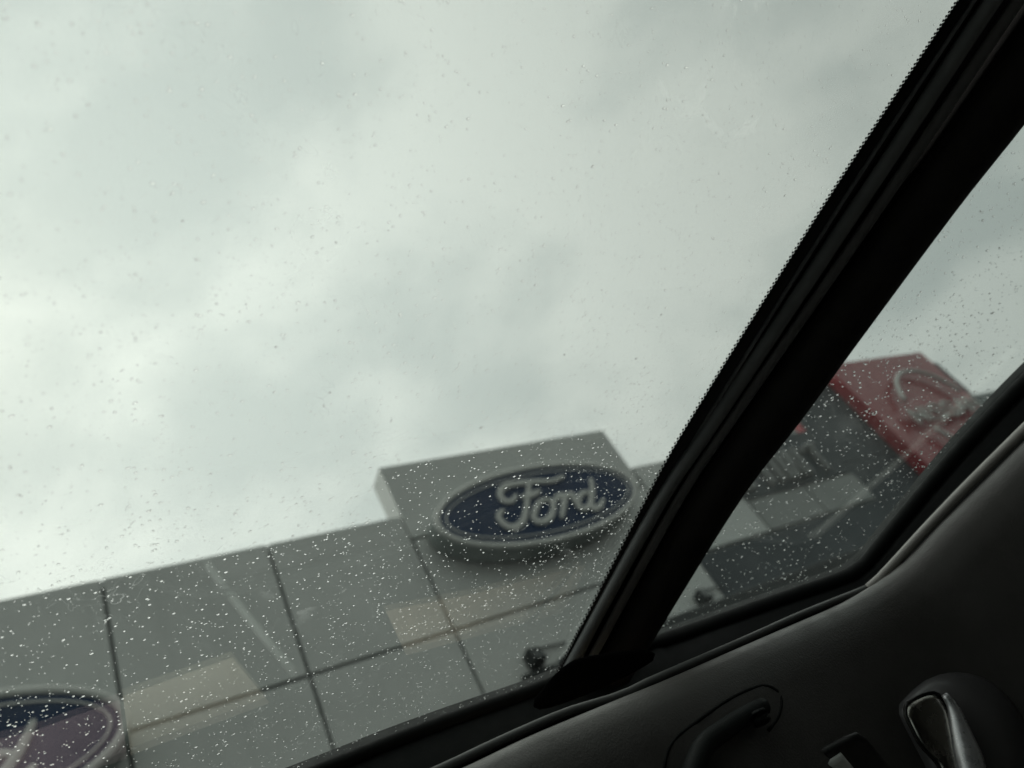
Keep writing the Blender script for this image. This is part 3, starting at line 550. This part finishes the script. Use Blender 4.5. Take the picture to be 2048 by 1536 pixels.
pad = [Vector(p) for p in [(0.0431,0.5641,1.3386),(0.0529,0.5689,1.3399),(0.0632,0.5737,1.3413),(0.0738,0.5783,1.3425),(0.0848,0.5826,1.3438),(0.0961,0.5865,1.3449),(0.1077,0.5897,1.3459),(0.1196,0.5923,1.3467),(0.1317,0.5942,1.3474),(0.1440,0.5952,1.3479),(0.1564,0.5955,1.3482),(0.1690,0.5953,1.3484),(0.1818,0.5947,1.3485),(0.1949,0.5938,1.3485),(0.2081,0.5927,1.3485),(0.2217,0.5913,1.3484),(0.2355,0.5899,1.3484),(0.2497,0.5886,1.3484),(0.2644,0.5876,1.3485),(0.2798,0.5872,1.3490),(0.2960,0.5876,1.3499),(0.3124,0.5875,1.3505),(0.3285,0.5858,1.3503),(0.3443,0.5831,1.3496),(0.3602,0.5798,1.3486),(0.3762,0.5763,1.3475),(0.3927,0.5729,1.3464),(0.4098,0.5699,1.3454),(0.4275,0.5673,1.3444),(0.4465,0.5656,1.3436),(0.4669,0.5648,1.3434),(0.4885,0.5647,1.3435),(0.5112,0.5649,1.3438),(0.5345,0.5649,1.3441),(0.5585,0.5647,1.3442),(0.5831,0.5643,1.3442),(0.6084,0.5637,1.3441),(0.6341,0.5627,1.3439),(0.6601,0.5611,1.3435),(0.6862,0.5589,1.3428),(0.7111,0.5547,1.3423),(0.7346,0.5486,1.3425),(0.7556,0.5398,1.3431),(0.7729,0.5280,1.3442),(0.7882,0.5146,1.3460),(0.8012,0.4996,1.3492),(0.8140,0.4846,1.3533),(0.8271,0.4697,1.3570),(0.8409,0.4552,1.3602),(0.8539,0.4402,1.3633),(0.8663,0.4250,1.3663),(0.8784,0.4098,1.3693),(0.8904,0.3945,1.3723),(0.9021,0.3791,1.3752),(0.9137,0.3638,1.3781),(0.9251,0.3484,1.3810),(0.9363,0.3331,1.3838),(0.9474,0.3178,1.3866),(0.9585,0.3026,1.3894),(0.9696,0.2875,1.3922)]]
tube('glass_seal', [(-0.0071,0.7960,1.4524),(0.0090,0.7953,1.4520),(0.0255,0.7942,1.4514),(0.0425,0.7928,1.4508),(0.0598,0.7912,1.4501),(0.0776,0.7896,1.4494),(0.0958,0.7880,1.4489),(0.1144,0.7865,1.4484),(0.1336,0.7848,1.4479),(0.1532,0.7829,1.4474),(0.1733,0.7808,1.4469),(0.1939,0.7785,1.4463),(0.2149,0.7759,1.4457),(0.2365,0.7732,1.4452),(0.2587,0.7705,1.4448),(0.2817,0.7682,1.4443),(0.3054,0.7661,1.4436),(0.3300,0.7642,1.4427),(0.3554,0.7626,1.4417),(0.3819,0.7613,1.4406),(0.4091,0.7600,1.4393),(0.4371,0.7582,1.4382),(0.4646,0.7540,1.4371),(0.4914,0.7474,1.4352)], .008, M['rubber'], car, 10)
tube('window_seal', [(0.5618,0.7479,1.4383),(0.5987,0.7621,1.4417),(0.6261,0.7623,1.4407),(0.6447,0.7514,1.4362),(0.6607,0.7375,1.4308),(0.6764,0.7234,1.4254),(0.6929,0.7105,1.4205),(0.7096,0.6976,1.4157),(0.7263,0.6848,1.4111),(0.7429,0.6721,1.4064),(0.7594,0.6594,1.4017),(0.7759,0.6469,1.3969),(0.7924,0.6345,1.3920),(0.8088,0.6220,1.3873),(0.8249,0.6090,1.3834),(0.8390,0.5934,1.3837),(0.8503,0.5760,1.3884),(0.8613,0.5585,1.3934),(0.8723,0.5412,1.3983),(0.8833,0.5239,1.4030),(0.8944,0.5067,1.4077),(0.9054,0.4897,1.4123),(0.9165,0.4727,1.4167),(0.9277,0.4559,1.4210),(0.9392,0.4392,1.4248),(0.9508,0.4227,1.4284),(0.9624,0.4063,1.4318),(0.9740,0.3901,1.4351),(0.9856,0.3739,1.4383),(0.9974,0.3578,1.4413),(1.0092,0.3419,1.4441),(1.0209,0.3260,1.4470),(1.0325,0.3102,1.4499),(1.0441,0.2944,1.4528),(1.0557,0.2787,1.4557),(1.0671,0.2631,1.4586)], .009, M['rubber'], car, 10)
rows = []
def sill(f):
    return [f(a, b) for a, b in zip(opening, ridge)]
low = lambda a, b: min(a.z - .012, b.z - .008, 1.343)
rows.append(sill(lambda a, b: a + (a - b).normalized() * .012 + Vector((0, 0, .012))))
rows.append(sill(lambda a, b: a.copy()))
for t_, k in ((.03, .35), (.05, .8), (.09, 1.0), (.5, 1.0), (.90, 1.0)):
    rows.append(sill(lambda a, b, t_=t_, k=k: Vector((*a.lerp(b, t_).xy, a.z + (low(a, b) - a.z) * k))))
rows.append(sill(lambda a, b: b + Vector((0, 0, -.001))))
rows.append(sill(lambda a, b: b + Vector((0, 0, -.03))))
loft('sill_trim', rows, M['trimdark'], car, thick=.002)
tube('sill_ridge', [(0.0315,0.5860,1.3503),(0.0425,0.5919,1.3519),(0.0540,0.5979,1.3535),(0.0660,0.6037,1.3550),(0.0784,0.6089,1.3564),(0.0912,0.6132,1.3576),(0.1043,0.6165,1.3586),(0.1176,0.6187,1.3593),(0.1312,0.6197,1.3598),(0.1449,0.6197,1.3601),(0.1589,0.6192,1.3603),(0.1731,0.6182,1.3604),(0.1875,0.6167,1.3604),(0.2022,0.6150,1.3604),(0.2172,0.6130,1.3603),(0.2326,0.6109,1.3602),(0.2483,0.6089,1.3601),(0.2645,0.6070,1.3602),(0.2813,0.6053,1.3606),(0.2983,0.6032,1.3607),(0.3153,0.6002,1.3604),(0.3324,0.5966,1.3598),(0.3498,0.5928,1.3589),(0.3676,0.5891,1.3573),(0.3857,0.5858,1.3547),(0.4042,0.5824,1.3519),(0.4227,0.5781,1.3502),(0.4427,0.5746,1.3505),(0.4654,0.5740,1.3506),(0.4893,0.5738,1.3507),(0.5139,0.5735,1.3508),(0.5393,0.5729,1.3508),(0.5655,0.5721,1.3508),(0.5926,0.5712,1.3510),(0.6206,0.5701,1.3513),(0.6495,0.5687,1.3514),(0.6793,0.5672,1.3510),(0.7101,0.5658,1.3504),(0.7418,0.5641,1.3494),(0.7682,0.5576,1.3476)], .0042, M['rubbergrey'], car, 10)
tube('door_piping', [(0.7603,0.5543,1.3464),(0.7722,0.5436,1.3482),(0.7830,0.5322,1.3512),(0.7937,0.5206,1.3544),(0.8044,0.5090,1.3577),(0.8149,0.4974,1.3609),(0.8255,0.4857,1.3640),(0.8361,0.4740,1.3670),(0.8466,0.4623,1.3699),(0.8569,0.4505,1.3727),(0.8671,0.4386,1.3754),(0.8772,0.4266,1.3779),(0.8872,0.4147,1.3804),(0.8971,0.4027,1.3827),(0.9067,0.3907,1.3851),(0.9163,0.3786,1.3874),(0.9256,0.3665,1.3897),(0.9347,0.3543,1.3921),(0.9437,0.3421,1.3944),(0.9526,0.3300,1.3967),(0.9614,0.3179,1.3989),(0.9702,0.3058,1.4012),(0.9790,0.2937,1.4034),(0.9878,0.2818,1.4057)], lambda t: .0052 + .0012 * t, M['roll'], car, 14)
PROF = [(-0.022, 0.012), (-0.014, 0.002), (-0.006, -0.001), (0.004, 0.002), (0.013, 0.01), (0.019, 0.024), (0.021, 0.05), (0.016, 0.1), (0.004, 0.18), (-0.015, 0.3), (-0.03, 0.62)]
def inward(i):
    t = pad[min(i + 1, len(pad) - 1)] - pad[max(i - 1, 0)]; return Vector((t.y, -t.x, 0)).normalized()
loft('padded_panel', [[p + inward(i) * a - Vector((0, 0, dz)) for i, p in enumerate(pad)] for a, dz in PROF], M['pad'], car, thick=.003)
gr = tube('handle_recess', [(0.3835,0.5558,1.2684),(0.3858,0.5545,1.2713),(0.3883,0.5534,1.2743),(0.3911,0.5527,1.2775),(0.3939,0.5520,1.2806),(0.3964,0.5507,1.2836),(0.3999,0.5504,1.2867),(0.4034,0.5495,1.2894),(0.4073,0.5486,1.2919),(0.4120,0.5482,1.2939),(0.4167,0.5471,1.2954),(0.4216,0.5461,1.2965),(0.4272,0.5459,1.2973),(0.4328,0.5456,1.2980),(0.4383,0.5449,1.2986),(0.4434,0.5438,1.2992),(0.4493,0.5436,1.3000),(0.4553,0.5435,1.3007),(0.4617,0.5436,1.3015),(0.4680,0.5436,1.3022),(0.4744,0.5437,1.3028),(0.4807,0.5435,1.3033),(0.4874,0.5437,1.3037),(0.4940,0.5437,1.3039),(0.5007,0.5438,1.3040),(0.5075,0.5439,1.3039),(0.5141,0.5438,1.3036),(0.5211,0.5441,1.3032),(0.5276,0.5442,1.3021),(0.5324,0.5434,1.2999),(0.5358,0.5426,1.2965),(0.5384,0.5429,1.2926),(0.5395,0.5445,1.2884),(0.5362,0.5441,1.2840),(0.5323,0.5445,1.2802),(0.5274,0.5447,1.2768),(0.5223,0.5452,1.2740),(0.5164,0.5456,1.2719),(0.5099,0.5454,1.2701),(0.5031,0.5449,1.2683)], .0016, M['rubber'], car, 8)
hb = tube('pull_handle', [(0.3952,0.5465,1.2524),(0.3981,0.5458,1.2553),(0.4010,0.5453,1.2583),(0.4040,0.5448,1.2613),(0.4071,0.5442,1.2642),(0.4100,0.5430,1.2671),(0.4139,0.5428,1.2698),(0.4172,0.5415,1.2724),(0.4216,0.5413,1.2750),(0.4254,0.5402,1.2773),(0.4306,0.5402,1.2794),(0.4353,0.5391,1.2809),(0.4409,0.5388,1.2819),(0.4460,0.5378,1.2824),(0.4523,0.5382,1.2830),(0.4585,0.5382,1.2836),(0.4645,0.5379,1.2841),(0.4706,0.5378,1.2847),(0.4768,0.5377,1.2851),(0.4831,0.5375,1.2856),(0.4895,0.5375,1.2860),(0.4964,0.5379,1.2862),(0.5029,0.5378,1.2860),(0.5097,0.5381,1.2858)], lambda t: .010 - .003 * t, M['trimdark'], car, 14)
tube('handle_end', [(0.4934,0.5331,1.2831),(0.4931,0.5330,1.2812),(0.4929,0.5328,1.2793),(0.4934,0.5335,1.2776),(0.4934,0.5337,1.2757),(0.4931,0.5336,1.2739)], .008, M['trimdark'], hb, 12)
def dome(name, outline, height, mat, parent, steps=6, sink=.004, power=.5):
    """a shallow pillow-shaped shell on a closed outline"""
    P_ = [Vector(p) for p in outline]; c = sum(P_, Vector()) / len(P_)
    nrm = Vector()
    for i in range(len(P_)): nrm += (P_[i] - c).cross(P_[(i + 1) % len(P_)] - c)
    nrm.normalize()
    if nrm.dot(Vector((0, 0, 1.2)) - c) < 0: nrm = -nrm
    V = [p - nrm * sink for p in P_]; n = len(P_); F = []
    for s in range(steps):
        t = s / steps
        V += [p.lerp(c, t) + nrm * height * (1 - (1 - t) ** 2) ** power for p in P_]
    V.append(c + nrm * height)
    for i in range(steps):
        for k in range(n):
            k2 = (k + 1) % n; F.append((i * n + k, i * n + k2, (i + 1) * n + k2, (i + 1) * n + k))
    q = steps * n
    for k in range(n): F.append((q + k, q + (k + 1) % n, len(V) - 1))
    return pydata(name, V, F, mat, parent, True)
dome('foot_shade_cap', [(0.4225,0.7082,1.4200),(0.4271,0.7023,1.4220),(0.4318,0.6965,1.4237),(0.4370,0.6910,1.4249),(0.4423,0.6855,1.4258),(0.4479,0.6803,1.4260),(0.4541,0.6758,1.4252),(0.4604,0.6719,1.4233),(0.4669,0.6685,1.4209),(0.4733,0.6653,1.4182),(0.4798,0.6622,1.4155),(0.4863,0.6590,1.4129),(0.4927,0.6559,1.4102),(0.4992,0.6528,1.4074),(0.5057,0.6498,1.4045),(0.5121,0.6471,1.4014),(0.5184,0.6453,1.3974),(0.5239,0.6454,1.3922),(0.5214,0.6508,1.3887),(0.5157,0.6560,1.3885),(0.5098,0.6609,1.3888),(0.5039,0.6657,1.3893),(0.4978,0.6704,1.3899),(0.4917,0.6751,1.3906),(0.4856,0.6797,1.3914),(0.4795,0.6842,1.3923),(0.4734,0.6887,1.3932),(0.4672,0.6931,1.3943),(0.4610,0.6975,1.3954),(0.4547,0.7018,1.3967),(0.4485,0.7060,1.3980),(0.4422,0.7102,1.3995),(0.4359,0.7143,1.4010),(0.4295,0.7183,1.4027),(0.4231,0.7221,1.4046),(0.4167,0.7254,1.4071),(0.4115,0.7253,1.4120),(0.4131,0.7198,1.4164),(0.4178,0.7140,1.4182)], .0008, M['matte'], car, 5)  # added black cap, darkens the foot where the pillar bands catch daylight
rel = dome('release_surround', [(0.6615,0.5427,1.2363),(0.6725,0.5396,1.2381),(0.6836,0.5364,1.2398),(0.6950,0.5333,1.2409),(0.7066,0.5302,1.2413),(0.7180,0.5274,1.2399),(0.7288,0.5250,1.2371),(0.7389,0.5230,1.2330),(0.7478,0.5215,1.2279),(0.7557,0.5203,1.2220),(0.7621,0.5197,1.2154),(0.7664,0.5197,1.2080),(0.7693,0.5201,1.2003),(0.7708,0.5209,1.1925),(0.7709,0.5221,1.1847),(0.7694,0.5236,1.1770),(0.7668,0.5255,1.1695),(0.7635,0.5274,1.1622),(0.7597,0.5295,1.1551),(0.7557,0.5316,1.1481),(0.7512,0.5338,1.1414),(0.7459,0.5361,1.1351),(0.7398,0.5386,1.1292),(0.7335,0.5411,1.1234),(0.7269,0.5437,1.1180),(0.7190,0.5464,1.1135),(0.7091,0.5493,1.1113),(0.6986,0.5520,1.1121),(0.6884,0.5543,1.1143),(0.6788,0.5563,1.1173),(0.6697,0.5581,1.1209),(0.6614,0.5596,1.1253),(0.6549,0.5605,1.1307),(0.6502,0.5608,1.1370),(0.6467,0.5607,1.1436),(0.6442,0.5603,1.1503),(0.6422,0.5598,1.1572),(0.6411,0.5590,1.1642),(0.6419,0.5577,1.1713),(0.6439,0.5561,1.1783),(0.6460,0.5545,1.1854),(0.6473,0.5531,1.1926),(0.6485,0.5516,1.2000),(0.6498,0.5502,1.2074),(0.6511,0.5487,1.2149),(0.6527,0.5471,1.2225),(0.6550,0.5453,1.2301)], .024, M['bezel'], car, 9, .012, .8)
dome('release_lever', [(0.6462,0.5230,1.2329),(0.6527,0.5213,1.2329),(0.6593,0.5197,1.2328),(0.6658,0.5182,1.2322),(0.6722,0.5168,1.2311),(0.6780,0.5156,1.2290),(0.6815,0.5153,1.2253),(0.6822,0.5157,1.2208),(0.6814,0.5165,1.2163),(0.6799,0.5175,1.2118),(0.6779,0.5186,1.2075),(0.6757,0.5197,1.2033),(0.6733,0.5208,1.1991),(0.6710,0.5220,1.1950),(0.6687,0.5231,1.1909),(0.6664,0.5242,1.1868),(0.6640,0.5253,1.1828),(0.6617,0.5264,1.1789),(0.6593,0.5275,1.1750),(0.6569,0.5287,1.1711),(0.6545,0.5298,1.1673),(0.6522,0.5308,1.1634),(0.6499,0.5319,1.1597),(0.6474,0.5330,1.1559),(0.6447,0.5341,1.1524),(0.6410,0.5355,1.1493),(0.6354,0.5370,1.1481),(0.6310,0.5378,1.1506),(0.6306,0.5373,1.1545),(0.6314,0.5366,1.1585),(0.6324,0.5358,1.1625),(0.6336,0.5350,1.1665),(0.6348,0.5342,1.1705),(0.6360,0.5333,1.1745),(0.6369,0.5326,1.1786),(0.6376,0.5318,1.1828),(0.6371,0.5314,1.1870),(0.6359,0.5311,1.1912),(0.6348,0.5308,1.1954),(0.6340,0.5305,1.1996),(0.6341,0.5299,1.2039),(0.6346,0.5292,1.2083),(0.6353,0.5284,1.2126),(0.6362,0.5276,1.2170),(0.6371,0.5268,1.2214),(0.6383,0.5259,1.2258),(0.6414,0.5246,1.2298)], .0035, M['chrome'], car, 6)
tube('lever_highlight', [(0.6802,0.5099,1.2234),(0.6805,0.5105,1.2187),(0.6806,0.5111,1.2140),(0.6794,0.5120,1.2094),(0.6775,0.5130,1.2049),(0.6752,0.5142,1.2005),(0.6728,0.5153,1.1962),(0.6705,0.5164,1.1919),(0.6684,0.5175,1.1876),(0.6663,0.5186,1.1833),(0.6642,0.5196,1.1791),(0.6621,0.5207,1.1749),(0.6599,0.5218,1.1708),(0.6576,0.5229,1.1667),(0.6552,0.5239,1.1628),(0.6528,0.5250,1.1588),(0.6503,0.5261,1.1549),(0.6478,0.5272,1.1511),(0.6453,0.5283,1.1473),(0.6429,0.5294,1.1435)], lambda t: .003 + .009 * min(1, t * 1.8), M['satin'], car, 20, .8, (-.4, -.75, .5))  # added bright strip, stands in for a window's highlight beside the lever
lo_ = [Vector(p) for p in [(0.6462,0.5230,1.2329),(0.6527,0.5213,1.2329),(0.6593,0.5197,1.2328),(0.6658,0.5182,1.2322),(0.6722,0.5168,1.2311),(0.6780,0.5156,1.2290),(0.6815,0.5153,1.2253),(0.6822,0.5157,1.2208),(0.6814,0.5165,1.2163),(0.6799,0.5175,1.2118),(0.6779,0.5186,1.2075),(0.6757,0.5197,1.2033),(0.6733,0.5208,1.1991),(0.6710,0.5220,1.1950),(0.6687,0.5231,1.1909),(0.6664,0.5242,1.1868),(0.6640,0.5253,1.1828),(0.6617,0.5264,1.1789),(0.6593,0.5275,1.1750),(0.6569,0.5287,1.1711),(0.6545,0.5298,1.1673),(0.6522,0.5308,1.1634),(0.6499,0.5319,1.1597),(0.6474,0.5330,1.1559),(0.6447,0.5341,1.1524),(0.6410,0.5355,1.1493),(0.6354,0.5370,1.1481),(0.6310,0.5378,1.1506),(0.6306,0.5373,1.1545),(0.6314,0.5366,1.1585),(0.6324,0.5358,1.1625),(0.6336,0.5350,1.1665),(0.6348,0.5342,1.1705),(0.6360,0.5333,1.1745),(0.6369,0.5326,1.1786),(0.6376,0.5318,1.1828),(0.6371,0.5314,1.1870),(0.6359,0.5311,1.1912),(0.6348,0.5308,1.1954),(0.6340,0.5305,1.1996),(0.6341,0.5299,1.2039),(0.6346,0.5292,1.2083),(0.6353,0.5284,1.2126),(0.6362,0.5276,1.2170),(0.6371,0.5268,1.2214),(0.6383,0.5259,1.2258),(0.6414,0.5246,1.2298)]]
tube('lever_gap', lo_ + lo_[:1], .0012, M['frit'], car, 8)
dome('switch_frame', [(0.5251,0.5661,1.2371),(0.5446,0.5495,1.2365),(0.5639,0.5349,1.2341),(0.5738,0.5282,1.2320),(0.5796,0.5290,1.2257),(0.5880,0.5354,1.2109),(0.5981,0.5431,1.1933),(0.5988,0.5584,1.1763),(0.5397,0.5864,1.2017)], .003, M['frit'], car, 5)
dome('switch_face', [(0.5366,0.5565,1.2260),(0.5556,0.5403,1.2256),(0.5630,0.5461,1.2124),(0.5734,0.5606,1.1872),(0.5496,0.5725,1.1969)], .001, M['white'], car, 4)

# dash top behind the padded edge, and the rest of the cabin that closes off the light
loft('dashboard_top', [[Vector((x, .56, 1.25)) for x, k in zip((-.85, -.4, -.1, .3), (1, 1, 1, 0))], [Vector((x, .56, 1.320)) for x, k in zip((-.85, -.4, -.1, .3), (1, 1, 1, 0))],
                       [Vector((x, .72, 1.330)) for x in (-.85, -.4, -.1, .3)], [Vector((x, 1.0, 1.335)) for x in (-.85, -.4, -.1, .3)]], M['dash'], car, thick=.004)
box('cabin_floor', -.85, 1.25, -2.0, 1.1, .30, .34, M['liner'], car)
box('rear_bulkhead', -.85, 1.25, -2.04, -2.0, .30, 1.90, M['liner'], car)
box('left_door', -.90, -.852, -2.0, 1.1, .30, 1.34, M['trimdark'], car)
box('left_door_frame', -.90, -.852, -2.0, -1.0, 1.34, 2.0, M['liner'], car)
box('left_door_frame', -.90, -.852, .10, 1.1, 1.34, 2.0, M['cover'], car)
box('left_window', -.88, -.876, -1.0, .10, 1.34, 2.0, M['side_in'], car)
box('right_door', 1.20, 1.25, -2.0, 1.1, .30, 1.25, M['liner'], car)
box('rear_side_panel', 1.20, 1.25, -2.0, .02, 1.25, 1.90, M['liner'], car)
box('bulkhead', -.85, 1.20, 1.02, 1.06, .34, 1.34, M['liner'], car)
hx = [-.86, -.4, 0.0, .45, .85, 1.26]
loft('headliner', [[on_screen(x, -.07) + Vector((0, 0, -.012)) for x in hx], [on_screen(x, -.13) + Vector((0, 0, -.03)) for x in hx],
                   [Vector((x, -.35, 1.76)) for x in hx], [Vector((x, -1.2, 1.78)) for x in hx], [Vector((x, -2.03, 1.76)) for x in hx]], M['liner'], car, thick=.02)
loft('left_light_blocker', [[on_screen(-.40, y) + Vector((0, 0, -.008)) for y in (-.12, .2, .5, .95)], [on_screen(-.88, y) + Vector((0, 0, -.008)) for y in (-.12, .2, .5, .95)]], M['cover'], car, thick=.012)  # unseen filler panel, added to keep daylight out on the left

# papers lying on the dash: they show as pale reflections in the windscreen
def sheet(name, outline, z, mat, label, cat):
    c = sum((Vector((p[0], p[1], 0)) for p in outline), Vector()) / len(outline); c.z = z
    n = len(outline); V = [(p[0] - c.x, p[1] - c.y, 0) for p in outline] + [(p[0] - c.x, p[1] - c.y, .002) for p in outline]
    o = pydata(name, V, [tuple(range(n))[::-1], tuple(range(n, 2 * n))] + [(i, (i + 1) % n, (i + 1) % n + n, i + n) for i in range(n)], mat)
    o.location = c; return tag(o, label, cat)
sheet('paper_sheet', [(0.1340,0.6930),(0.1690,0.7510),(0.0360,0.7720),(0.0320,0.7100)], 1.350, M['paper'], 'beige paper sheet on the dash, mirrored low in the left of the windscreen', 'paper')
sheet('magazine', [(0.0290,0.7110),(0.0330,0.7720),(0.0050,0.7750),(-0.1280,0.7850),(-0.1590,0.7240),(-0.0450,0.7240)], 1.3545, M['mauve'], 'mauve magazine cover on the dash, mirrored over the cut-off oval sign', 'magazine')
sheet('buff_card', [(0.2980,0.6730),(0.3210,0.7300),(0.5270,0.7190),(0.5480,0.6930),(0.5620,0.6620),(0.4140,0.6720)], 1.353, M['paperb'], 'faint buff card on the dash, mirrored below the blue oval sign', 'card')
sk = [(0.1120,0.5870),(0.1520,0.6550),(0.1960,0.7250)]
tube('streak_strip', [(p[0], p[1], 1.356) for p in sk], .0045, M['white'], car, 8)  # pale strip added to give the streak mirrored in the windscreen
